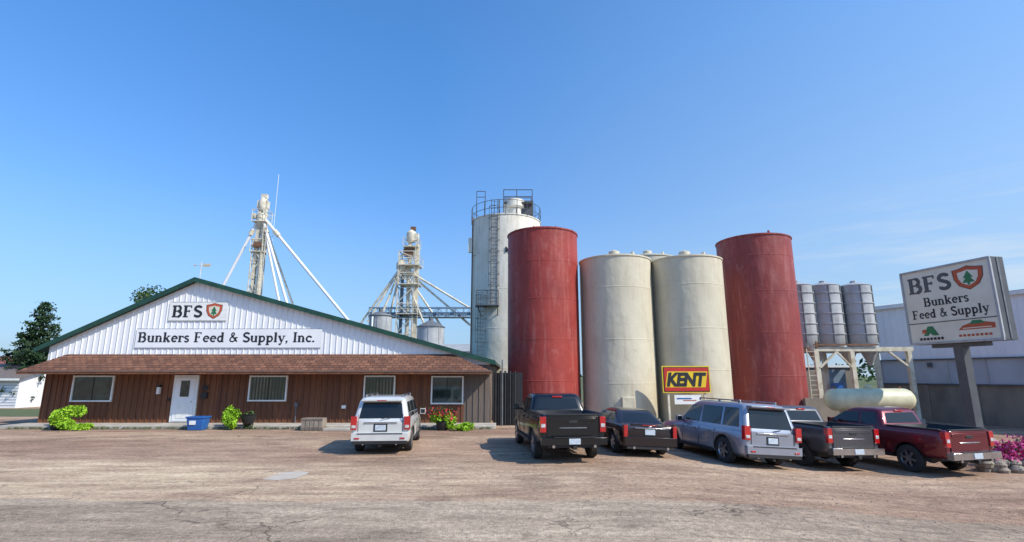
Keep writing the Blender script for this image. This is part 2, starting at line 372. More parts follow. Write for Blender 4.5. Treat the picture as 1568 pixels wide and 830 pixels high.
sheet('grass',lambda x:55,lambda x:1400,.004,GR)
a=M(); a.poly([(-60,33,.006),(-26,33,.006),(-26,40.5,.006),(-60,40.5,.006)],GR); a.build('lawn')
a=M(); a.poly([(-6.15,13.35,.006),(-5.7,13.2,.006),(-5.35,13.45,.006),(-5.3,14.2,.006),(-5.6,14.45,.006),(-6.0,14.3,.006)],PATCH); a.build('pavement_patch')
a=M()  # loose gravel scattered on lot and road
for i in range(1500):
    x=R.uniform(-16,16); y=8.3+R.random()**1.5*16
    if abs(x)>y*1.05: continue
    s_=R.uniform(.008,.026); z=gz_(x)+.004
    a.add([(x-s_,y,z),(x,y-s_,z),(x+s_,y,z),(x,y+s_,z),(x+R.uniform(-.3,.3)*s_,y,z+s_)],[(0,1,4),(1,2,4),(2,3,4),(3,0,4)],STONE)
a.build('loose_gravel')

# ------------------------------------------------------------------ building
B=empty('feed_store_building'); WY=26.8; XL,XR=-23.9,-1.15; PX,PZ=-16.7,7.4; ZL,ZR=3.75,3.12
def roofz(x): return PZ-(PX-x)*(PZ-ZL)/(PX+24.4) if x<PX else PZ-(x-PX)*(PZ-ZR)/(-1.0-PX)
a=M()
BK=41
a.poly([(XL,WY,.1),(-2.45,WY,.1),(-2.45,WY,3.2),(XL,WY,3.2)],BOARD)
a.poly([(-2.45,WY,.1),(XR,WY,.1),(XR,WY,3.1),(-2.45,WY,3.2)],GBOARD)
x=XL+.05
while x<-2.5:
    a.box((x,WY-.018,1.6),(.05,.042,2.9),BOARD); x+=.3
while x<XR: a.box((x,WY-.018,1.5),(.05,.042,2.8),GBOARD); x+=.3
a.build('front_wall',B)
a=M()
a.poly([(XL,WY+.003,.1),(XL,BK,.1),(XL,BK,ZL),(XL,WY+.003,ZL)],BOARD)
a.poly([(XR,WY+.003,.1),(XR,BK,.1),(XR,BK,3.1),(XR,WY+.003,3.1)],GBOARD)
a.poly([(XL,BK,.1),(XR,BK,.1),(XR,BK,roofz(XR)),(PX,BK,PZ),(XL,BK,roofz(XL))],WHITE)
a.build('side_walls',B)
a=M()
a.poly([(XL-.05,WY-.02,3.1),(XR,WY-.02,3.05),(XR,WY-.02,roofz(XR)-.02),(PX,WY-.02,PZ-.03),(XL-.05,WY-.02,roofz(XL)-.03)],WHITE)
x=XL+.1
while x<XR-.05:
    z0=3.1; z1=roofz(x)-.06
    if z1-z0>.05: a.box((x,WY-.036,(z0+z1)/2),(.035,.032,z1-z0),WHITE)
    x+=.3
a.build('gable_siding',B)
a=M()
for (x0,z0),(x1,z1) in (((-24.5,roofz(-24.5)),(PX,PZ)),((PX,PZ),(-.85,roofz(-.85)))):
    lo=[(x0,z0),(x1,z1),(x1+0,z1+.15),(x0,z0+.15)]
    vs=[(p,WY-.32,q) for p,q in lo]+[(p,BK+.3,q) for p,q in lo]
    a.add(vs,[(0,1,2,3),(4,5,6,7),(0,1,5,4),(2,3,7,6),(0,3,7,4),(1,2,6,5)],ROOFM)
    vs=[(p,WY-.34,q-.06) for p,q in lo[:2]]+[(p,WY-.34,q+.03) for p,q in lo[2:]]
    vs+=[(p,WY-.30,q) for p,_,q in vs]
    a.add(vs,[(0,1,2,3),(0,1,5,4),(2,3,7,6)],GREEN)
a.build('roof',B)
a=M() # pent roof
T0,T1,PY=-22.9,-3.1,25.6
b0,b1=-24.3,-1.0; zt,zb=3.58,2.70
vt=[(T0,WY-.06,zt),(T1,WY-.06,zt)]; vb=[(b0,PY,zb),(b1,PY,zb)]
rows=9
for i in range(rows):
    t0=i/rows; t1=(i+1)/rows
    def pt(t,e,dz=0): 
        A=Vector(vb[e]);Bq=Vector(vt[e]); p=A.lerp(Bq,t); p.z+=dz; return p
    lift=.03
    a.poly([pt(t0,0,lift),pt(t0,1,lift),pt(t1,1,.0),pt(t1,0,.0)],SHING)
    a.poly([pt(t0,0,0),pt(t0,1,0),pt(t0,1,lift),pt(t0,0,lift)],SHING)
a.poly([vb[0],vt[0],(b0,WY-.01,zb)],SHING); a.poly([vb[1],vt[1],(b1,WY-.01,zb)],SHING)
a.build('pent_roof',B)
a=M()
a.box(((b0+b1)/2,PY+.0,zb-.065),(b1-b0,.04,.13),BOARD)
a.box(((b0+b1)/2,PY-.03,zb-.0),(b1-b0+.04,.03,.03),DROOF)
a.poly([(b0,PY+.02,zb-.08),(b1,PY+.02,zb-.08),(b1,WY,zb-.08),(b0,WY,zb-.08)],BOARD)
a.build('eave_fascia',B)
def window(x0,x1,z0,z1,g,name):
    a=M(); cx=(x0+x1)/2; cz=(z0+z1)/2; y=WY-.06
    a.box((cx,y,z1-.035),(x1-x0,.1,.07),TRIMW); a.box((cx,y,z0+.035),(x1-x0,.12,.07),TRIMW)
    a.box((x0+.035,y,cz),(.07,.1,z1-z0-.14),TRIMW); a.box((x1-.035,y,cz),(.07,.1,z1-z0-.14),TRIMW)
    a.poly([(x0+.07,y+.015,z0+.07),(x1-.07,y+.015,z0+.07),(x1-.07,y+.015,z1-.07),(x0+.07,y+.015,z1-.07)],g)
    a.box((cx,y+.01,cz),(.025,.03,z1-z0-.14),BLACK)
    a.build(name,B)
window(-22.4,-20.3,1.2,2.5,WGLASS,'window_a'); window(-13.4,-11.45,1.22,2.5,BGLASS,'window_b')
window(-7.55,-5.95,1.22,2.5,BGLASS,'window_c'); window(-4.12,-2.47,1.08,2.48,WGLASS,'window_d')
a=M() # door
a.box((-16.6,WY-.06,1.36),(1.25,.1,2.32),TRIMW); a.box((-16.6,WY-.12,1.33),(.98,.04,2.12),WHITE)
a.poly([(-16.83,WY-.145,1.45),(-16.37,WY-.145,1.45),(-16.37,WY-.145,2.25),(-16.83,WY-.145,2.25)],WGLASS)
a.box((-16.6,WY-.145,.75),(.6,.02,.7),TRIMW)
a.tube((-16.2,WY-.13,1.2),(-16.2,WY-.20,1.2),.03,CHROME); a.build('door',B)
a=M()
a.box((-17.95,WY-.1,1.75),(.14,.14,.34),TRIMW); a.box((-17.95,WY-.1,1.98),(.2,.2,.08),BLACK)
a.box((-15.6,WY-.1,1.5),(.3,.14,.3),BLACK); a.box((-8.5,WY-.08,.95),(.2,.08,.16),TRIMW); a.box((-17.4,WY-.08,1.3),(.1,.05,.16),BLACK)
a.box((-15.62,WY-.06,1.9),(.3,.03,.2),BLACK); a.tube((-10.9,WY-.09,.15),(-10.9,WY-.09,1.0),.03,GALVD,6); a.box((-10.9,WY-.09,1.05),(.16,.1,.22),GALVD)
a.build('wall_fixtures',B)
a=M(); y=WY-.07; ux,uz,nn=(1,0,0),(0,0,1),(0,-1,0)
a.box((-14.7,y+.005,4.4),(9.65,.02,.98),WHITE); a.box((-16.45,y+.005,5.8),(3.05,.02,.98),TRIMW)
for cx,cz,ww,hh in((-14.7,4.4,9.65,.98),(-16.45,5.8,3.05,.98)):
    for k in(-1,1): a.box((cx,y-.006,cz+k*hh/2),(ww,.014,.012),GALVD)
serif(a,'Bunkers Feed & Supply, Inc.',(-19.4,y-.01,4.2),ux,uz,nn,.50,9.2,INK)
serif(a,'BFS',(-17.8,y-.01,5.5),ux,uz,nn,.60,1.6,INK,1.5); shield(a,(-15.62,y-.01,5.82),ux,uz,nn,.86,.84)
a.build('store_lettering',B)
a=M()
a.tube((PX,WY+.1,PZ),(PX,WY+.1,8.5),.02,LEGW); a.tube((PX-.35,WY+.1,8.3),(PX+.5,WY+.1,8.3),.015,LEGW)
a.poly([(PX+.1,WY+.1,8.22),(PX+.5,WY+.1,8.22),(PX+.5,WY+.1,8.40),(PX+.1,WY+.1,8.40)],STEELW)
a.poly([(PX-.25,WY+.1,8.3),(PX-.4,WY+.1,8.38),(PX-.4,WY+.1,8.22)],LEGW)
a.tube((-18.3,29,6.2),(-18.3,29,7.45),.09,WHITE); a.lathe((-18.3,29,7.4),[(.1,0),(.24,.05),(.2,.25),(.05,.33)],12,WHITE)
a.tube((-8.2,30,4.9),(-8.2,30,5.9),.06,WHITE)
a.build('weathervane_and_vents',B)
a=M(); a.box((-12.6,26.05,.085),(23.6,1.5,.17),CONC); a.build('sidewalk',bevel=.02)
a=M(); a.box((-7.5,24.9,.05),(2.4,.8,.1),CONC); a.build('step_slab',bevel=.02)

a=M()
for i in range(5): a.tube((-.85+i*.25,27.2,0),(-.85+i*.25,27.2,2.75),.05,BLACK)
a.box((-.2,27.35,1.3),(1.5,.05,2.7),BLACK); a.tube((-.5,26.9,0),(-.5,26.9,3.3),.035,GALVD)
a.build('utility_gate')

# ------------------------------------------------------------------ silos
def silo(name,x,y,r,h,mt,cone=.5,seams=(.25,.5,.75),rim=True,cap=True,base=-.6):
    e=empty(name,(x,y,0))
    a=M(); n=72
    a.lathe((0,0,0),[(r,base),(r,h)],n,mt,caps=False)
    for s_ in seams: a.lathe((0,0,h*s_),[(r,-.03),(r+.009,-.02),(r+.009,.02),(r,.03)],n,mt,caps=False)
    a.tube((0,0,-.6),(0,0,gz_(x)+.3),r+.12,CONC,48)
    a.build('shell',e)
    a=M()
    if rim: a.lathe((0,0,h),[(r,-.10),(r+.05,-.08),(r+.05,.0),(r-.02,.03),(.35,cone),(.3,cone+.02)],n,mt)
    if cap:
        a.lathe((0,0,h+cone),[(.34,-.02),(.34,.22),(.1,.32)],16,mt)
        a.tube((r*.5,-.3,h+cone*.5-.1),(r*.5,-.3,h+cone*.5+.35),.12,LEGW)
    a.build('roof',e)
    return e
s1=silo('red_silo',1.9,31,2.15,11.05,REDS,.15,(.2,.41,.62,.82),cap=False)
a=M()
for i in range(10): 
    an=i*.63; a.beam((2.1*math.cos(an),2.1*math.sin(an),11.0),(2.1*math.cos(an),2.1*math.sin(an),11.12),.06,REDS)
a.build('rim_lugs',s1)
s2=silo('cream_silo',6.35,31,2.15,9.4,CREAM,.42,(.22,.48,.8))
s3=silo('cream_silo',10.72,31,2.13,9.38,CREAM,.42,(.3,.55,.82))
s4=silo('red_silo',16.0,33,2.27,11.2,REDS2,.15,(.22,.45,.68,.88),cap=False)
s5=silo('cream_silo',10.6,39,2.2,11.3,CREAM,.5,(.3,.6))
a=M(); a.tube((.05,-2.1,11.2),(.05,-2.1,11.4),.07,REDS2); a.build('vent_pipe',s4)
a=M(); a.box((0,-2.2,.9),(.7,.2,.9),CREAM); a.build('access_hatch',s2,bevel=.03)
TS=silo('tall_white_silo',-.5,42,2.9,15.2,WSILO,.3,(.2,.4,.6,.8),cap=False)
a=M(); r=2.95
for i in range(20):
    an=2*math.pi*i/20; p=(r*math.cos(an),r*math.sin(an))
    a.tube((*p,15.1),(*p,16.35),.022,SIGNG,6)
    an2=2*math.pi*(i+1)/20; q=(r*math.cos(an2),r*math.sin(an2))
    for z in(15.7,16.35): a.tube((*p,z),(*q,z),.022,SIGNG,6)
a.build('top_railing',TS)
a=M()
a.lathe((.7,-.6,15.3),[(.55,0),(.62,.9),(.85,1.1),(.85,1.7),(.5,1.75)],20,WSILO)
a.box((1.7,-.3,16.3),(1.2,.9,1.4),SIGNG); a.box((.0,-.8,16.0),(.5,.5,1.6),WSILO); a.tube((0,0,15.3),(0,0,16.9),.12,GALV); a.tube((-.6,.2,15.3),(-.6,.2,17.4),.06,SIGNG)
for px in(-.2,.9,2.2): a.tube((px,-1.2,15.3),(px,-1.2,17.8),.035,SIGNG,6); a.tube((px,.8,15.3),(px,.8,17.8),.035,SIGNG,6)
for yy in(-1.2,.8):
    for z in(16.7,17.2,17.8): a.tube((-.2,yy,z),(2.2,yy,z),.035,SIGNG,6)
a.box((1,-.2,16.65),(2.4,2,.06),SIGNG)
a.build('dust_collector',TS)
a=M()
def ladder(a,x,y,z0,z1,cage=True,mt=GALVD,w=.5):
    for k in(-1,1): a.beam((x+k*w/2,y,z0),(x+k*w/2,y,z1),.045,mt)
    z=z0
    while z<z1: a.tube((x-w/2,y,z),(x+w/2,y,z),.016,mt,5); z+=.3
    if cage:
        z=z0+1.5; hoops=[]
        while z<z1+.1:
            pts=[(x+.42*math.cos(t),y-.38-.38*math.sin(t)*1.0,z) for t in [math.pi*i/8 for i in range(9)]]
            pts=[(x+w/2,y,z)]+pts[::1]+[(x-w/2,y,z)]
            for p,q in zip(pts,pts[1:]): a.beam(p,q,.032,mt)
            hoops.append(pts); z+=.9
        for j in(2,5,8):
            if hoops: a.beam(hoops[0][j],hoops[-1][j],.028,mt)
ladder(a,-.9,-2.85,7.8,16.4,True,SIGNG); ladder(a,-1.9,-2.35,3.5,8.9,True,SIGNG)
a.box((-1.4,-2.9,7.75),(1.8,.9,.06),SIGNG)
for xx in(-2.2,-1.4,-.55): a.tube((xx,-3.3,7.8),(xx,-3.3,8.9),.03,SIGNG,6)
for z in(8.3,8.9): a.tube((-2.2,-3.3,z),(-.55,-3.3,z),.03,SIGNG,6)
a.beam((-1.9,-2.3,7.0),(-2.1,-3.2,7.7),.06,SIGNG); a.beam((-.6,-2.8,7.0),(-.6,-3.2,7.7),.06,SIGNG)
a.box((-2.5,-1.4,13.3),(.25,.3,2.4),WSILO); a.tube((-2.75,-1.2,4),(-2.75,-1.2,15.4),.05,RUSTM,6)
a.box((-2.9,-1.5,12.9),(.3,.3,1.2),WSILO)
for xx in(-2.4,-1.7): a.tube((xx,-1.9,15.2),(xx,-1.9,17.4),.03,SIGNG,6)
a.tube((-2.4,-1.9,17.4),(-1.7,-1.9,17.4),.03,SIGNG,6); a.tube((-2.4,-1.9,16.9),(-1.7,-1.9,16.9),.03,SIGNG,6)
a.build('caged_ladder',TS)
cv=bpy.data.curves.new('lettering','FONT'); cv.body='MIKE'; cv.size=.6; cv.offset=.02; cv.extrude=.01; cv.materials.append(INK)
t=bpy.data.objects.new('lettering',cv); sc.collection.objects.link(t); t.parent=TS; t.location=(-.05,-2.96,12.0); t.rotation_euler=(D(90),0,0)

# ------------------------------------------------------------------ grain legs
def lattice(a,x,y,w,z0,z1,mt,step=1.6,t=.09):
    c=[(x-w,y-w),(x+w,y-w),(x+w,y+w),(x-w,y+w)]
    for p in c: a.beam((*p,z0),(*p,z1),t,mt)
    z=z0;i=0
    while z<z1-.1:
        zn=min(z+step,z1)
        for k in range(4):
            p,q=c[k],c[(k+1)%4]
            a.beam((*p,zn),(*q,zn),t*.6,mt)
            if i%2: p,q=q,p
            a.beam((*p,z),(*q,zn),t*.6,mt)
        z=zn;i+=1
def rail(a,x,y,w,z,mt):
    c=[(x-w,y-w),(x+w,y-w),(x+w,y+w),(x-w,y+w)]
    a.box((x,y,z),(2*w,2*w,.08),mt)
    for k in range(4):
        p,q=c[k],c[(k+1)%4]
        a.tube((*p,z),(*p,z+1.1),.03,mt,6)
        for h in(.55,1.1): a.tube((*p,z+h),(*q,z+h),.03,mt,6)
E1=empty('grain_elevator_leg',(-22.9,45,0)); a=M()
lattice(a,0,0,.42,0,14.6,LEGW,1.4,.08); a.beam((-.18,-.1,0),(-.18,-.1,17.5),.3,LEGW); a.beam((.3,-.1,0),(.3,-.1,17.5),.3,LEGW)
ladder(a,.62,-.5,2,16,False,LEGW,.3)
rail(a,0,0,.62,16.2,LEGW); rail(a,0,0,.55,13.4,LEGW); a.build('tower',E1)
a=M(); a.lathe((0,0,17.3),[(.3,0),(.42,.3),(.42,.9),(.2,1.3)],14,LEGW); a.box((.0,0,17.9),(.95,.5,.7),LEGW); a.box((.05,0,18.7),(.5,.4,.4),LEGW)
a.lathe((0,-.1,15.6),[(.15,0),(.40,.5),(.42,1.1),(.3,1.4)],14,LEGW); a.tube((1.15,0,14.5),(1.15,0,20.9),.02,WHITE,6); a.tube((.4,0,14.9),(1.15,0,14.9),.03,WHITE,6); a.tube((.4,0,16.9),(1.15,0,16.9),.03,WHITE,6)
a.box((-.7,-.1,16.8),(.35,.35,.45),LEGW); a.box((.1,-.45,14.0),(.7,.3,.4),RUSTM)
a.build('head',E1)
a=M(); top=Vector((0,-.2,16.9))
for ex,ey,ez,r in((-5.1,0,5.0,.13),(10.6,1,4.6,.13),(4.4,-1,6.0,.12),(2.9,.5,6.0,.11),(-.9,1,5,.09),(3.7,2,6.5,.09)):
    a.tube(top,(ex,ey,ez),r,WHITE if r>.1 else LEGW,8)
    p=top.lerp(Vector((ex,ey,ez)),.12); q=top.lerp(Vector((ex,ey,ez)),.16); a.tube(p,q,r*1.7,LEGW,8)
a.tube((-3,0,0),(-5.2,0,5.2),.1,WHITE)
a.build('spouts',E1)
E2=empty('grain_elevator_leg',(-12.2,60,0)); a=M()
lattice(a,-.3,0,.9,0,17,LEGW,1.8,.12); a.beam((-.1,0,0),(-.1,0,18.6),.4,LEGW); a.beam((.8,0,0),(.8,0,18.2),.4,LEGW); a.beam((-.9,.3,0),(-.9,.3,15.5),.3,BLUEST)
for z in(9.5,13,15.3,17.6): rail(a,.1,0,1.2 if z<17 else .9,z,LEGW)
ladder(a,1.0,-1,2,17.5,False,LEGW,.5); a.build('tower',E2)
a=M(); a.lathe((0,0,18.3),[(.45,0),(.6,.3),(.6,1.1),(.3,1.5)],14,LEGW); a.box((.3,0,18.9),(1.2,.8,.9),LEGW); a.box((-.2,0,17),(1.2,1,.8),RUSTM); a.box((.2,0,20),(.6,.5,.4),RUSTM)
a.lathe((-1.0,-.3,14.4),[(.2,0),(.6,.6),(.6,1.2),(.3,1.6)],12,LEGW); a.build('head',E2)
a=M(); top=Vector((-1,-.3,15.2))
for ex,ez in((-4.6,8.6),(-3.4,8.2),(-2.6,6.5),(7.3,10.2),(7.3,8.3),(4,8.0),(2.6,7.0),(-5.6,8.4)):
    a.tube(top,(ex,R.uniform(-1,1),ez),.13,LEGW if R.random()<.6 else WHITE,8)
a.build('spouts',E2)
a=M()
for z in(9.2,10.3):
    for yy in(-.5,.5): a.beam((-4.5,yy,z),(9,yy,z),.1,BLUEST)
for i in range(13):
    xx=-4.5+i*1.0
    for yy in(-.5,.5):
        a.beam((xx,yy,9.2),(xx,yy,10.3),.06,BLUEST); a.beam((xx,yy,9.2 if i%2 else 10.3),(xx+1,yy,10.3 if i%2 else 9.2),.06,BLUEST)
a.box((2.2,0,9.15),(13.5,1.0,.05),GALVD); a.box((2.2,0,9.6),(13.4,.45,.35),BLUEST); a.build('catwalk',E2)
def bin_(name,x,y,r,h,cone,roofm=GALVD):
    a=M(); prof=[(r,0)]; z=0
    while z<h: prof+=[(r+.03,z+.1),(r,z+.2)]; z+=.2
    a.lathe((0,0,0),prof,32,GALV,caps=False)
    a.lathe((0,0,h),[(r+.12,-.05),(r+.12,.02),(.25,cone),(.25,cone+.25),(.05,cone+.3)],32,roofm)
    for k in range(8): 
        an=k*math.pi/4; a.beam((r*1.02*math.cos(an),r*1.02*math.sin(an),0),(r*1.02*math.cos(an),r*1.02*math.sin(an),h),.06,GALV)
    a.build(name,loc=(x,y,0))
bin_('grain_bin',-14.4,56,1.2,8.9,.5); bin_('grain_bin',-8.7,55,1.4,7.6,.7); bin_('grain_bin',-16.8,57,1.0,6.4,.5,WSILO)
bin_('grain_bin',-3.6,62,1.8,5.0,.9,WHITE)
a=M(); a.box((0,0,2.4),(9,6,4.8),WHITE); a.poly([(-4.6,-3.2,4.75),(4.6,-3.2,4.75),(4.6,0,5.6),(-4.6,0,5.6)],GALV); a.poly([(-4.6,3.2,4.75),(4.6,3.2,4.75),(4.6,0,5.6),(-4.6,0,5.6)],GALV)
a.build('metal_shed',loc=(-6,52,0))

# ------------------------------------------------------------------ tanks on platform
P=empty('tank_platform'); a=M()
zp=4.05
for x in(19.7,22.0,25.7):
    for y in(33.6,36.6):
        a.box((x,y,(zp-.6)/2),(.26,.26,zp+.6),STEELW); a.box((x,y,-.35),(.5,.5,.3),CONC)
for y in(33.6,36.6): a.box((22.7,y,zp+.13),(6.6,.22,.28),STEELW)
for x in(19.7,20.8,22,23.2,24.4,25.7): a.box((x,35.1,zp+.14),(.18,2.78,.24),STEELW)
a.beam((19.8,33.5,3.0),(21.0,33.5,4.0),.12,STEELW); a.beam((25.6,33.5,3.0),(24.4,33.5,4.0),.12,STEELW); a.beam((21.9,33.5,3),(21,33.5,4.0),.1,STEELW)
a.box((21.6,33.4,4.45),(4.2,.06,.1),RUSTM); a.box((19.7,33.4,4.45),(.12,.1,.4),RUSTM)
a.build('frame',P); a=M()
ladder(a,19.2,33.3,-.5,4.2,False,STEELW,.5); a.build('ladder',P)
for i,x in enumerate((19.75,21.6,23.75)):
    a=M(); r=.98; prof=[(.75,0),(r*.97,.35)]
    for z in(.9,1.6,2.3,3.0,3.7): prof+=[(r,z-.05),(r+.06,z-.03),(r+.06,z+.03),(r,z+.05)]
    prof+=[(r,4.2),(r+.03,4.24),(r-.1,4.32),(.2,4.5)]
    a.lathe((0,0,0),prof,36,GALV)
    for k in range(6): an=k*1.047+.3; a.beam((r*1.03*math.cos(an),r*1.03*math.sin(an),.3),(r*1.03*math.cos(an),r*1.03*math.sin(an),4.2),.06,GALVD)
    a.tube((0,0,4.4),(0,0,4.62),.2,GALV); a.tube((-r,-.2,.3),(-r,-.2,4.2),.04,GALVD)
    a.build('galvanised_tank',loc=(x,35.1,zp+.27))
a=M()
for x in(20.6,22.8,24.2): a.lathe((x,35.1,zp-.9),[(.1,0),(.5,.9)],16,GALV)
a.box((23.2,37.5,2.1),(.9,.9,1.6),BLUEST); a.box((22.3,36,1.2),(.5,.5,1.6),BLUEB); a.build('hoppers',P)

PT=empty('propane_tank',(18.3,27.0,0),D(4)); a=M(); r=.55; Ln=2.35
prof=[(.02,-Ln)]+[(r*math.sin(t),-Ln+r*.9*(1-math.cos(t))) for t in(.35,.7,1.05,1.35,1.57)]
prof+=[(r,-.7),(r+.01,-.69),(r,-.68),(r,.7)]+[(r*math.sin(t),Ln-r*.9*(1-math.cos(t))) for t in(1.57,1.35,1.05,.7,.35)]+[(.02,Ln)]
a.lathe((0,0,1.3),prof,32,TANKC,axis='X')
for x in(-1.3,1.3): a.box((x,0,.2),(.2,.8,1.4),CONC)
a.lathe((.0,0,1.83),[(.2,0),(.2,.14),(.12,.2)],16,TANKC); a.box((-1.8,0,1.88),(.12,.12,.12),RUSTM); a.box((1.7,0,1.88),(.12,.12,.12),RUSTM)
a.build('vessel',PT)

# ------------------------------------------------------------------ warehouse
p0=Vector((27,38,0)); p1=Vector((33.5,22.7,0)); d=(p1-p0); Lw=d.length; ang=math.atan2(d.y,d.x)
WH=empty('warehouse',p0,ang); a=M()
a.box((Lw/2,6,3.4),(Lw,12,8.0),WHITE)
x=.1
while x<Lw: a.box((x,-.015,5.45),(.06,.03,3.8),WHITE); x+=.45
a.build('walls',WH)
a=M(); a.box((Lw/2,-.05,2.72),(Lw,.06,1.6),WHBAND); 
for k in range(9): a.box((k*Lw/8,-.1,2.72),(.08,.08,1.6),GALV)
a.box((Lw/2,-.12,3.56),(Lw,.2,.08),SIGNG); a.box((Lw/2,-.14,1.93),(Lw,.24,.1),SIGNG)
a.box((Lw/2,-.08,.64),(Lw,.14,2.48),WHCONC)
for k in range(7): a.box((k*Lw/6,-.18,.64),(.25,.1,2.48),WHCONC)
for xx in(3.2,8.4): a.box((xx,-.2,3.2),(.25,.15,.3),SIGNG)
a.build('lower_wall',WH); a=M()
a.box((Lw/2,6,7.45),(Lw+.4,12.4,.12),GALV); a.box((Lw/2,-.22,7.36),(Lw+.4,.06,.22),TRIMW); a.build('roof',WH)
a=M(); a.box((23,46,1.3),(14,.3,3.8),WHCONC); a.box((23,45.8,3.3),(14,.2,.2),TRIMW); a.box((19.3,30.8,.3),(4.5,.25,1.8),WHCONC); a.build('concrete_wall')

# ------------------------------------------------------------------ pylon sign
dv=Vector((.9,-4.1,0)).normalized(); ang=math.atan2(dv.y,dv.x)
PS=empty('pylon_sign',(20.15,26.1,0),ang); a=M(); SW=4.2; z0,z1=4.0,7.67
a.box((SW/2,.38,(z0+z1)/2),(SW,.74,z1-z0),SIGNG)
for zz in (z0+.04,z1-.04): a.box((SW/2,-.0,zz),(SW,.1,.1),GALV)
for xx in (.04,SW-.04): a.box((xx,-.0,(z0+z1)/2),(.1,.1,z1-z0-.19),GALV)
a.box((SW+.01,.38,(z0+z1)/2),(.04,.1,z1-z0-.1),GALVD)
a.build('cabinet',PS,bevel=.01)
a=M(); a.poly([(.09,-.004,z0+.09),(SW-.09,-.004,z0+.09),(SW-.09,-.004,z1-.09),(.09,-.004,z1-.09)],SIGNW)
ux,uz,nn=(1,0,0),(0,0,1),(0,-1,0)
serif(a,'BFS',(.35,-.008,z1-1.15),ux,uz,nn,.76,2.1,SIGNG,1.6); shield(a,(3.2,-.008,z1-.78),ux,uz,nn,1.35,1.12)
serif(a,'Bunkers',(1.0,-.008,z1-1.85),ux,uz,nn,.42,2.1,INK); serif(a,'Feed & Supply',(.35,-.008,z1-2.42),ux,uz,nn,.42,3.5,INK)
a.box((SW/2,-.012,z0+1.02),(SW-.2,.02,.04),SIGNG)
a.poly([(.75,-.01,z0+.4),(1.0,-.01,z0+.4),(1.25,-.01,z0+.85),(1.0,-.01,z0+.85)],TGREEN); a.poly([(1.0,-.012,z0+.6),(1.2,-.012,z0+.4),(1.5,-.012,z0+.4),(1.25,-.012,z0+.85)],TGREEN)
a.poly([(.7,-.013,z0+.52),(.95,-.013,z0+.55),(.88,-.013,z0+.72),(.72,-.013,z0+.7)],ORANGE)
for i in range(7): a.box((.6+i*.17,-.012,z0+.25),(.12,.01,.12),INK)
a.poly([(2.4,-.01,z0+.55),(3.95,-.01,z0+.55),(3.95,-.01,z0+.78),(3.2,-.01,z0+.92),(2.6,-.01,z0+.74)],ORANGE); a.poly([(2.9,-.012,z0+.78),(3.6,-.012,z0+.80),(3.4,-.012,z0+.95),(3.05,-.012,z0+.95)],TGREEN)
a.poly([(2.6,-.014,z0+.60),(3.8,-.014,z0+.60),(3.8,-.014,z0+.64),(2.6,-.014,z0+.64)],SIGNW)
for i in range(8): a.box((2.45+i*.18,-.012,z0+.3),(.12,.01,.1),ORANGE)
a.build('sign_face',PS)
a=M(); a.box((SW/2,.38,1.7),(.42,.42,4.6),SIGNG); a.box((SW/2,.38,z0-.1),(2.4,.4,.18),SIGNG); a.box((SW/2,.38,-.4),(.9,.9,.3),CONC); a.build('pole',PS)

K=empty('billboard_sign',(9.4,28.25,0),D(3)); a=M()
a.box((0,0,2.3),(2.62,.06,1.42),KYEL); a.box((0,-.035,2.3),(2.5,.02,1.30),INK); a.box((0,-.05,2.3),(2.42,.02,1.22),KRED)
a.poly([(-1.18,-.065,1.88),(1.02,-.065,1.88),(1.17,-.065,2.72),(-1.03,-.065,2.72)],KYEL); a.build('panel',K)
cv=bpy.data.curves.new('letters','FONT'); cv.body='KENT'; cv.size=.95; cv.offset=.045; cv.shear=.2; cv.extrude=.004; cv.align_x='CENTER'; cv.space_character=.92; cv.materials.append(INK)
t=bpy.data.objects.new('letters',cv); sc.collection.objects.link(t); t.parent=K; t.location=(-.08,-.075,1.97); t.rotation_euler=(D(90),0,0); t.scale=(.9,1,1)
a=M(); a.box((-1,.08,.9),(.1,.1,3.0),LEGW); a.box((1,.08,.9),(.1,.1,3.0),LEGW); a.box((0,-.05,1.24),(1.45,.04,.48),TRIMW); a.box((-.2,-.08,1.3),(.8,.01,.06),BLUEB); a.box((.1,-.08,1.2),(.7,.01,.04),ORANGE); a.build('posts_and_small_sign',K)

# ------------------------------------------------------------------ vehicles
def rrect(y0,y1,hw,z,rc=.16,n=5):
    pts=[]
    for cx,cy,a0 in((hw-rc,y1-rc,0),(-hw+rc,y1-rc,90),(-hw+rc,y0+rc,180),(hw-rc,y0+rc,270)):
        for i in range(n+1):
            t=D(a0+90*i/n); pts.append((cx+rc*math.cos(t),cy+rc*math.sin(t),z))
    return pts
def wheel(a,x,y,r,side,rim,dark=False):
    w=.24; s=side
    prof=[(r*.62,-w/2),(r*.93,-w/2),(r,-w/2+.04),(r,w/2-.04),(r*.93,w/2),(r*.62,w/2)]
    a.lathe((x,y,r),prof,28,RUBBER,axis='X',caps=False)
    a.lathe((x,y,r),[(r*.64,s*w/2*.9),(r*.58,s*w*.25)],28,rim,axis='X',caps=False)
    a.lathe((x,y,r),[(r*.62,s*w*.18),(.02,s*w*.2)],28,BLACK,axis='X',caps=False)
    a.lathe((x,y,r),[(.09,s*w*.2),(.09,s*w*.46),(.05,s*w*.48)],14,rim,axis='X')
    for k in range(6):
        an=k*math.pi/3+.2; p=Vector((x+s*w*.42,y+.05*math.cos(an),r+.05*math.sin(an))); q=Vector((x+s*w*.42,y+r*.6*math.cos(an),r+r*.6*math.sin(an)))
        a.beam(p,q,.05,rim,.07)
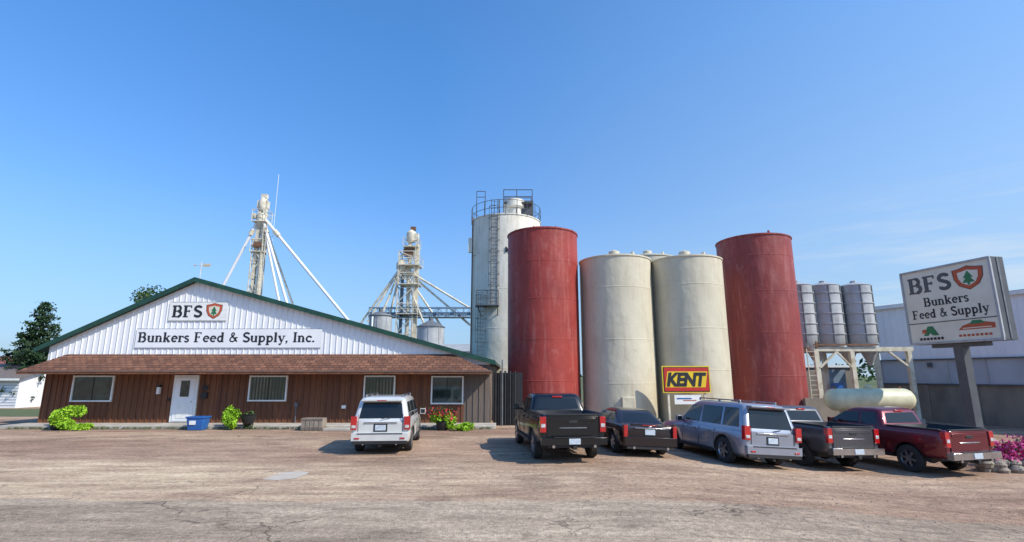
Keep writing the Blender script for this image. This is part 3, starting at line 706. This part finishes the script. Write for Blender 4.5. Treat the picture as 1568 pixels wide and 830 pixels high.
def vehicle(name,P,loc,rz):
    e=empty(name,(loc[0],loc[1],gz_(loc[0])),rz)
    e.rotation_euler=(0,-math.atan((gz_(loc[0]+.8)-gz_(loc[0]-.8))/1.6),rz)
    W=P['W']/2; st=P['st']; pm=P['paint']
    rings=[]
    for (y,hw,zb,zt) in st:
        h=hw*W; d=zt-zb
        half=[(h*.84,zb),(h*.955,zb+.09*d),(h*.985,zb+.25*d),(h,zb+.5*d),(h*.995,zb+.66*d),(h*.975,zb+.8*d),(h*.955,zt-.05),(h*.925,zt-.012),(h*.86,zt)]
        ring=[(x,y,z) for x,z in half]+[(h*.4,y,zt+.02),(-h*.4,y,zt+.02)]+[(-x,y,z) for x,z in reversed(half)]
        rings.append(ring)
    a=M(); a.m(pm); a.m(BLACK); a.loft(rings,pm); body=a.build('body',e,merge=True,sharp=38)
    c=M(); c.m(pm); c.m(BLACK); wr=P['r']
    for ya in P['ax']:
        for sx in(-1,1):
            c.lathe((sx*(W-.12),ya,wr+.0),[(wr+.075,-.24),(wr+.075,.3)],30,BLACK,axis='X')
    if 'bed' in P:
        y0,y1,bw,zb_=P['bed']; c.box((0,(y0+y1)/2,(zb_+2.2)/2),(2*bw,y1-y0,2.2-zb_),BLACK)
    cut=c.build('cut',e)
    md=body.modifiers.new('x','BOOLEAN'); md.object=cut; md.operation='DIFFERENCE'; md.solver='EXACT'
    bpy.context.view_layer.update()
    dg=bpy.context.evaluated_depsgraph_get(); me=bpy.data.meshes.new_from_object(body.evaluated_get(dg))
    if len(me.polygons)>10: body.modifiers.clear(); body.data=me
    else: body.modifiers.clear()
    bpy.data.objects.remove(cut)
    g=P['gh']
    a=M(); a.loft([rrect(q[1],q[2],q[3]*W,q[0],q[4] if len(q)>4 else .14) for q in g],pm); a.build('cabin',e,sharp=50)
    za,ya0,ya1,wa=g[0][:4]; zc,yc0,yc1,wc=g[1][:4]
    def f(z): return (z-za)/(zc-za)
    def sx(z): return (wa+(wc-wa)*f(z))*W
    def ry(z): return ya0+(yc0-ya0)*f(z)
    def fy(z): return ya1+(yc1-ya1)*f(z)
    a=M()
    zl,zh=P['wz']
    for poly in P['sidewin']:
        for s in(-1,1): a.poly([(s*(sx(z)+.006),y,z) for y,z in poly],GLASS)
    rwl,rwh=P['rw']
    rl=P.get('rwz',(zl,zh))
    a.poly([(-rwl*W,ry(rl[0])-.006,rl[0]),(rwl*W,ry(rl[0])-.006,rl[0]),(rwh*W*1.0,ry(rl[1]-.04)-.006,rl[1]-.04),(rwh*W*.94,ry(rl[1])-.006,rl[1]),(-rwh*W*.94,ry(rl[1])-.006,rl[1]),(-rwh*W,ry(rl[1]-.04)-.006,rl[1]-.04)],GLASS)
    fw=sx(zl)-.1; a.poly([(-fw,fy(zl)+.006,zl),(fw,fy(zl)+.006,zl),(sx(zh)-.1,fy(zh)+.006,zh),(-sx(zh)+.1,fy(zh)+.006,zh)],GLASS)
    a.build('windows',e)
    a=M()
    for ya in P['ax']:
        for s in(-1,1): wheel(a,s*(W-.15),ya,wr,s,P.get('rim',RIM))
    a.build('wheels',e)
    a=M(); mid=st[len(st)//2]; zt=mid[3]; zb=mid[2]
    for y in P['seams']:
        for s in(-1,1):
            a.beam((s*(W*.993+.001),y,zb+.12),(s*(W*.999+.001),y,(zb+zt)/2),.012,BLACK); a.beam((s*(W*.999+.001),y,(zb+zt)/2),(s*(W*.972),y,zt-.06),.012,BLACK)
    for y in P['handles']:
        for s in(-1,1): a.box((s*(W*.99),y,zt-.16),(.05,.2,.035),P.get('trim',CHROME))
    for s in(-1,1):
        a.box((s*(W+.13),P['my'],zt+.1),(.2,.12,.2),P.get('mir',pm)); a.box((s*(W+.0),P['my']+.02,zt+.03),(.2,.06,.06),BLACK); a.box((s*(W+.13),P['my']-.062,zt+.1),(.16,.01,.15),GLASS)
        a.box((s*(W*.985),(P['ax'][0]+P['ax'][1])/2,zb+.05),(.06,(P['ax'][1]-P['ax'][0])-2*wr-.25,.1),BLACK)
    a.box((0,P['L']/2,zb+.02),(P['W']*.8,P['L']*.8,.12),BLACK)
    a.build('trim',e,bevel=.008)
    a=M(); P['rearfn'](a,W,P); a.build('rear_details',e,bevel=.012)
    a=M(); L=P['L']; ft=st[-1][3]
    a.box((0,L-.02,ft-.18),(P['W']*.5,.08,.22),BLACK)
    for s in(-1,1): a.box((s*W*.72,L-.1,ft-.14),(.34,.16,.14),CLEARL)
    a.box((0,L+.02,st[-1][2]+.1),(P['W']*.85,.12,.18),P.get('bump',pm)); a.build('front_details',e,bevel=.01)
    return e

def suv_rear(a,W,P):
    pm=P['paint']; tz=P['tailz']
    a.box((0,-.03,.56),(W*1.88,.14,.24),pm); a.box((0,-.03,.40),(W*1.8,.12,.12),P.get('lowb',BLACK))
    a.box((0,-.105,.665),(W*1.5,.02,.03),BLACK)
    for s in(-1,1):
        a.box((s*W*.885,.03,(tz[0]+tz[1])/2),(W*.2,.16,tz[1]-tz[0]),REDL); a.box((s*W*.885,-.055,tz[0]+.1),(W*.14,.02,.09),CLEARL)
        a.box((s*W*.74,-.008,1.0),(.012,.02,.55),BLACK); a.box((s*W*.75,-.11,.52),(.16,.02,.05),REDL)
        a.tube((s*W*.55,-.06,.34),(s*W*.55,.2,.34),.035,CHROME)
    a.box((0,-.01,.84),(.34,.03,.17),PLATE); a.box((0,-.003,.84),(.44,.02,.25),BLACK)
    a.box((0,-.012,P.get('chz',1.0)),(W*1.1,.03,.045),P.get('chm',CHROME))
    gz=P['gh'][1][0]; gy=P['gh'][1][1]
    a.box((0,gy-.08,gz+.03),(W*1.35,.26,.05),pm); a.box((0,gy-.215,gz+.03),(.3,.012,.025),REDL)
    a.beam((0.02,-.0,1.12),(.32,.03,1.17),.02,BLACK)
    for s in(-1,1):
        a.beam((s*W*.64,.6,P['H']+.05),(s*W*.64,2.9,P['H']+.05),.04,P.get('rail',BLACK))
        for yy in(.65,1.7,2.85): a.box((s*W*.64,yy,P['H']+.01),(.05,.1,.08),P.get('rail',BLACK))
    a.box((0,.1,.3),(.1,.3,.1),BLACK)
def pk_rear(a,W,P):
    pm=P['paint']; bm=P['bump']
    a.box((0,-.10,.64),(W*1.9,.2,.2),bm); a.box((0,-.06,.51),(W*1.5,.12,.1),BLACK)
    a.box((0,-.205,.64),(.34,.02,.16),PLATE); a.box((0,-.19,.755),(W*1.2,.08,.02),BLACK)
    for s in(-1,1):
        a.box((s*W*.875,.03,1.10),(W*.17,.16,.44),REDL); a.box((s*W*.875,-.055,1.07),(W*.12,.012,.1),CLEARL)
        a.box((s*W*.772,-.004,1.02),(.014,.03,.6),BLACK)
        a.tube((s*W*.6,-.16,.5),(s*W*.6,.4,.5),.045,CHROME)
        a.box((s*W*.9,1.0,1.385),(W*.13,1.75,.035),BLACK)
    a.box((0,-.004,1.04),(W*1.5,.03,.58),pm); a.box((0,-.022,1.23),(W*1.36,.02,.10),pm); a.box((0,-.022,1.17),(.26,.03,.08),BLACK)
    a.box((0,-.028,1.0),(W*.8,.012,.035),P.get('badge',CHROME)); a.box((0,.02,1.375),(W*1.5,.1,.035),BLACK)
    a.box((0,-.02,.47),(.12,.4,.1),BLACK); a.tube((-W*.7,P['ax'][0],.42),(W*.7,P['ax'][0],.42),.07,BLACK); a.lathe((0,P['ax'][0],.42),[(.16,-.15),(.2,0),(.16,.15)],14,BLACK,axis='X')
    gz,gy=P['gh'][1][0],P['gh'][1][1]; a.box((0,gy-.0,gz+.015),(.34,.05,.05),REDL)
    if P.get('ton'): a.box((0,1.0,1.36),(W*1.62,1.72,.03),BLACK)
def sedan_rear(a,W,P):
    pm=P['paint']
    a.box((0,-.04,.50),(W*1.86,.16,.26),pm); a.box((0,-.03,.32),(W*1.7,.12,.12),BLACK)
    for s in(-1,1):
        a.box((s*W*.88,.02,.80),(W*.13,.18,.36),REDL); a.box((s*W*.80,-.005,.80),(.012,.02,.36),BLACK); a.tube((s*W*.6,-.12,.3),(s*W*.6,.2,.3),.045,CHROME)
    a.box((0,-.015,.78),(.34,.03,.17),PLATE); a.box((0,-.02,.9),(W*1.1,.03,.03),CHROME); a.box((0,.10,1.0),(W*1.3,.12,.04),pm); a.box((0,.02,.985),(.5,.02,.025),REDL)
    a.box((0,-.01,.93),(.1,.02,.08),CHROME)

SUVst=lambda L,zt:[(0,.90,.44,zt-.06),(.06,.955,.38,zt-.03),(.2,.985,.33,zt-.01),(.9,1,.31,zt),(L*.5,1,.31,zt),(L*.68,1,.31,zt-.01),(L*.78,.985,.31,zt-.03),(L*.92,.95,.33,zt-.10),(L*.975,.90,.36,zt-.16),(L,.80,.42,zt-.24)]
def suv(name,L,W,H,zt,pm,loc,rz,**kw):
    P=dict(L=L,W=W,H=H,paint=pm,st=SUVst(L,zt),r=.38,ax=(L*.205,L*.79),wz=(zt+.07,H-.17),rw=(.74,.66),
     gh=[(zt-.03,.03,L*.745,.94,.12),(H-.13,.24,L*.57,.79,.14),(H-.04,.34,L*.53,.74,.2),(H,.55,L*.49,.6,.3)],
     seams=(L*.29,L*.46,L*.655),handles=(L*.335,L*.5),my=L*.66,rearfn=suv_rear,tailz=(zt-.28,zt+.14))
    z0,z1=P['wz']
    P['sidewin']=[[(.32,z0),(L*.22,z0),(L*.22,z1),(.45,z1)],[(L*.24,z0),(L*.45,z0),(L*.45,z1),(L*.24,z1)],[(L*.47,z0),(L*.70,z0),(L*.675,z0+.06),(L*.575,z1-.02),(L*.47,z1)]]
    P.update(kw); return vehicle(name,P,loc,rz)
def pickup(name,L,W,H,pm,loc,rz,**kw):
    st=[(0,.93,.62,1.35),(.05,.965,.58,1.37),(.25,.985,.52,1.375),(.6,1.0,.5,1.38),(1.95,1.0,.45,1.37),(L*.45,.995,.42,1.30),(L*.70,.995,.42,1.27),(L*.80,.99,.42,1.27),(L*.93,.96,.45,1.22),(L*.98,.93,.5,1.15),(L,.86,.55,1.05)]
    P=dict(L=L,W=W,H=H,paint=pm,st=st,r=.42,ax=(L*.205,L*.83),wz=(1.42,H-.15),rw=(.70,.62),bed=(.07,1.80,W*.405,.92),
     gh=[(1.24,1.93,L*.755,.935,.12),(H-.11,2.12,L*.595,.79,.14),(H-.03,2.22,L*.56,.74,.2),(H,2.4,L*.52,.6,.3)],
     seams=(1.95,L*.49,L*.68),handles=(L*.38,L*.53),my=L*.66,rearfn=pk_rear,bump=CHROME)
    z0,z1=P['wz']; z0=1.36
    P['sidewin']=[[(2.2,z0),(L*.485,z0),(L*.485,z1),(2.28,z1)],[(L*.50,z0),(L*.72,z0),(L*.69,z0+.07),(L*.60,z1-.02),(L*.50,z1)]]
    P.update(kw); return vehicle(name,P,loc,rz)

WP=paint('white_silver_paint',(.66,.66,.64),.15,.35); BP=paint('black_paint',(.005,.005,.006),.0,.25,coat=.35); DP=paint('charcoal_red_paint',(.022,.015,.017),.3,.25,coat=.5)
GP=paint('silver_blue_paint',(.34,.36,.42),.5,.34); SP=paint('gray_paint',(.10,.095,.105),.5,.34,coat=.5); RP=paint('maroon_paint',(.15,.012,.022),.4,.28,coat=.6)
suv('suv',4.9,1.92,1.80,1.06,WP,(-4.27,17.3),D(5),rail=CHROME)
pickup('pickup_truck',5.8,2.04,1.90,BP,(1.78,15.6),D(7.5),bump=BP,ton=False,badge=GALVD,trim=BP)
suv('suv',5.3,2.04,1.94,1.12,GP,(7.98,16.5),D(12.5),r=.41,rail=CHROME,chz=1.04)
pickup('pickup_truck',5.8,2.02,1.90,SP,(10.8,17.0),D(12.5))
pickup('pickup_truck',5.8,2.02,1.90,RP,(13.9,16.3),D(14.5))
L=4.8; zt=.98
vehicle('sedan',dict(L=L,W=1.86,H=1.42,paint=DP,r=.34,ax=(1.0,3.85),wz=(zt+.06,1.30),rw=(.66,.52),
  st=[(0,.88,.36,.90),(.06,.95,.28,.97),(.25,.985,.24,zt),(.9,1,.22,zt),(2.6,1,.22,zt-.02),(3.5,.99,.22,zt-.05),(4.3,.95,.24,.86),(4.7,.88,.3,.76),(L,.75,.36,.68)],
  gh=[(zt-.04,.62,3.55,.92,.14),(1.33,1.35,2.65,.72,.16),(1.40,1.55,2.45,.64,.2),(1.42,1.7,2.3,.5,.25)],
  sidewin=[[(1.05,zt+.05),(1.75,zt+.05),(1.75,1.30),(1.42,1.30)],[(1.8,zt+.05),(3.3,zt+.05),(2.72,1.29),(1.8,1.30)]],
  seams=(1.75,3.0),handles=(1.95,),my=3.0,rearfn=sedan_rear),(4.4,17.2),D(7))

# ------------------------------------------------------------------ planters & vegetation
def bush(name,x,y,z,rx,rz,n,mt,pot=None,flower=None,sz=.07,ry=None):
    e=empty(name,(x,y,z)); a=M(); ry=ry or rx*.7
    blobs=[(R.uniform(-rx,rx)*.75,R.uniform(-ry,ry)*.7,R.uniform(.15,.85)*rz) for _ in range(9)]
    for i in range(n):
        b=R.choice(blobs); p=Vector((R.gauss(0,1),R.gauss(0,1),R.gauss(0,1))).normalized()*R.uniform(.5,1)
        q=(b[0]+p.x*rx*.38,b[1]+p.y*ry*.45,max(.03,b[2]+p.z*rz*.3)); a.leaf(q,sz*R.uniform(.7,1.3),mt)
    if flower:
        for i in range(n//6):
            b=R.choice(blobs); p=Vector((R.gauss(0,1),R.gauss(0,1),abs(R.gauss(0,1)))).normalized()
            a.leaf((b[0]+p.x*rx*.42,b[1]+p.y*ry*.5,b[2]+p.z*rz*.36),sz*.8,flower)
    if n: a.build('foliage',e)
    a=M(); 
    if pot: a.lathe((0,0,pot[1]),[(.2,0),(.28,.1),(pot[0],.42),(pot[0]+.04,.44),(pot[0]-.05,.4)],18,BLACK)
    for i in range(6): a.tube((0,0,0),(R.uniform(-rx,rx)*.6,R.uniform(-ry,ry)*.5,rz*.6),.012,BARK,5)
    a.build('pot' if pot else 'stems',e)
bush('lime_shrub',-21.4,25.1,.0,.9,1.0,2300,LIME,(.3,.0),None,.085)
bush('lime_shrub',-20.3,25.0,.0,.55,.28,700,LIME,None,None,.07)
bush('lime_shrub',-13.15,25.1,.0,.5,1.0,1300,LIME,None,None,.08)
bush('potted_plant',-12.55,25.3,.0,.3,.9,420,MGREEN,(.36,.25))
bush('flower_planter',-3.25,24.9,.0,.6,.85,1200,LIME,(.32,.0),REDF,.08)
bush('lime_shrub',-2.4,24.7,.0,.6,.32,700,LIME,None,None,.07)
a=M()
for i in range(320): a.leaf((-3.4+R.gauss(0,.3),24.8+R.gauss(0,.2),.85+R.uniform(-.15,.2)),.06,REDF if i%3==0 else MGREEN)
a.build('flowers')
e=empty('flower_bed',(17.2,17.9,-.5)); a=M()
for i in range(4200):
    x=R.gauss(0,.8); y=R.gauss(0,.4); a.leaf((x,y,.3+R.random()*.75*max(0,1-abs(x)/2.4)*(.75+.25*math.sin(x*7))),.06,PINK if R.random()<.75 else MGREEN)
a.build('blossom',e); a=M()
for i in range(60):
    x=-2.1+(i%30)*.14+R.uniform(-.06,.06); s_=R.uniform(.12,.24); a.lathe((x,-.65+R.uniform(-.25,.3),.16*(i//30)),[(s_*.8,-.02),(s_,s_*.5),(s_*.6,s_*.95),(.02,s_*1.05)],8,STONE)
a.build('stones',e)
a=M()
for i in range(1500):
    x=R.uniform(-24,-1); a.leaf((x,25.25+R.gauss(0,.05),.05+R.random()*.05),.05,GRASS)
for i in range(2500):
    x=R.uniform(-1,22); a.leaf((x,28.3+R.gauss(0,.3),gz_(x)+R.random()*.22),.1,GRASS)
a.build('weeds')

def spruce(name,x,y,h,rb,n):
    e=empty(name,(x,y,0)); a=M(); a.tube((0,0,0),(0,0,h*.97),.2,BARK,8,.03); lv=M()
    z=h*.08
    while z<h*.98:
        t=z/h; L_=rb*(1-t)**.85*R.uniform(.75,1.12)+.12; nb=max(5,int(12*(1-t))+4)
        for k in range(nb):
            an=R.uniform(0,6.28); l=L_*R.uniform(.65,1.15); d=Vector((math.cos(an),math.sin(an),-.12+.3*t))
            a.tube((0,0,z),Vector((0,0,z))+d*l,.03,BARK,4,.008,False)
            for j in range(int(n*(.4+l))):
                u=R.random()**.7; p=Vector((0,0,z))+d*l*u; wd=.22*(1.1-u)+.06
                lv.leaf(p+Vector((R.gauss(0,wd),R.gauss(0,wd),R.gauss(0,.09)-.05)),R.uniform(.09,.18),DGREEN)
        z+=R.uniform(.2,.32)
    a.build('trunk',e); lv.build('crown',e)
spruce('spruce_tree',-41.3,45,9.0,4.1,24)
spruce('spruce_tree',-46.5,50,6.6,2.6,10)
def tree(name,x,y,h,r,n,mt=MGREEN):
    e=empty(name,(x,y,0)); a=M(); lv=M(); a.tube((0,0,0),(0,0,h*.55),.3,BARK,8,.18)
    for k in range(16):
        an=R.uniform(0,6.28); l=r*R.uniform(.3,1); c=Vector((math.cos(an)*l,math.sin(an)*l,h*R.uniform(.5,.95)-l*.3)); a.tube((0,0,h*.45),c,.1,BARK,5,.03)
        cr=r*R.uniform(.22,.42)
        for j in range(n//16):
            p=Vector((R.gauss(0,1),R.gauss(0,1),R.gauss(0,.8))).normalized()*cr*R.uniform(.4,1.1); lv.leaf(c+p,R.uniform(.12,.24),mt)
    a.build('trunk',e); lv.build('crown',e)
tree('maple_tree',-39.3,60,14.3,3.8,8000); tree('maple_tree',-66,78,8,4.5,3000)
a=M()
for k in range(150):
    side=R.random()
    cx=R.uniform(-330,-60) if side<.5 else R.uniform(-60,330); cy=R.uniform(170,260); hh=R.uniform(3,8.5)
    for j in range(60):
        a.leaf((cx+R.gauss(0,4.5),cy+R.gauss(0,2.5),max(.3,hh*R.random()**.6+R.gauss(0,.6))),R.uniform(.8,1.7),MGREEN if k%2 else DGREEN)
a.build('distant_treeline')

H=empty('white_house',(-49,45,0)); a=M(); a.box((0,0,1.15),(20,7,2.3),WHITE)
for i in range(10): a.box((0,-3.51,.2+i*.22),(20,.03,.012),GALVD)
for x in(-4,1): a.box((x,-3.53,1.4),(1.2,.06,.9),TRIMW); a.box((x,-3.57,1.4),(1.0,.02,.7),GLASS)
a.build('walls',H); a=M(); a.poly([(-10.4,-4,2.25),(10.4,-4,2.25),(10.4,0,3.5),(-10.4,0,3.5)],DROOF); a.poly([(-10.4,4,2.25),(10.4,4,2.25),(10.4,0,3.5),(-10.4,0,3.5)],DROOF); a.poly([(10,-3.5,2.3),(10,3.5,2.3),(10,0,3.45)],WHITE); a.box((0,-4.02,2.2),(20.8,.05,.16),TRIMW)
a.build('roof',H)
BR=mat('red_brick',(.30,.11,.08),(.22,.08,.06),scale=6); H=empty('brick_house',(-82,80,0)); a=M(); a.box((0,0,1.6),(14,9,3.2),BR); a.build('walls',H); a=M()
a.poly([(-7.5,-5,3.1),(7.5,-5,3.1),(7.5,0,5.4),(-7.5,0,5.4)],BR); a.poly([(-7.5,5,3.1),(7.5,5,3.1),(7.5,0,5.4),(-7.5,0,5.4)],BR); a.poly([(7,-4.5,3.2),(7,4.5,3.2),(7,0,5.3)],BR)
for x in(-4,0,4): a.box((x,-4.53,1.8),(1.3,.06,1.2),TRIMW)
a.build('roof_and_windows',H)

E=empty('recycling_bin',(-14.75,25.0,0)); a=M()
a.loft([rrect(-.24,.24,.34,.02,.05),rrect(-.28,.28,.42,.55,.05),rrect(-.31,.31,.46,.56,.05),rrect(-.31,.31,.46,.62,.05)],BLUEB); a.box((-.1,-.285,.35),(.3,.012,.18),TRIMW); a.build('tub',E)
E=empty('crate',(-9.25,24.9,0)); a=M()
for k in range(5): a.box((-.4+k*.2,-.3,.3),(.17,.03,.55),STONE)
a.box((0,0,.3),(.95,.55,.5),STONE); a.box((0,-.32,.5),(1.0,.02,.08),GBOARD); a.box((0,-.32,.12),(1.0,.02,.08),GBOARD); a.build('slats',E)
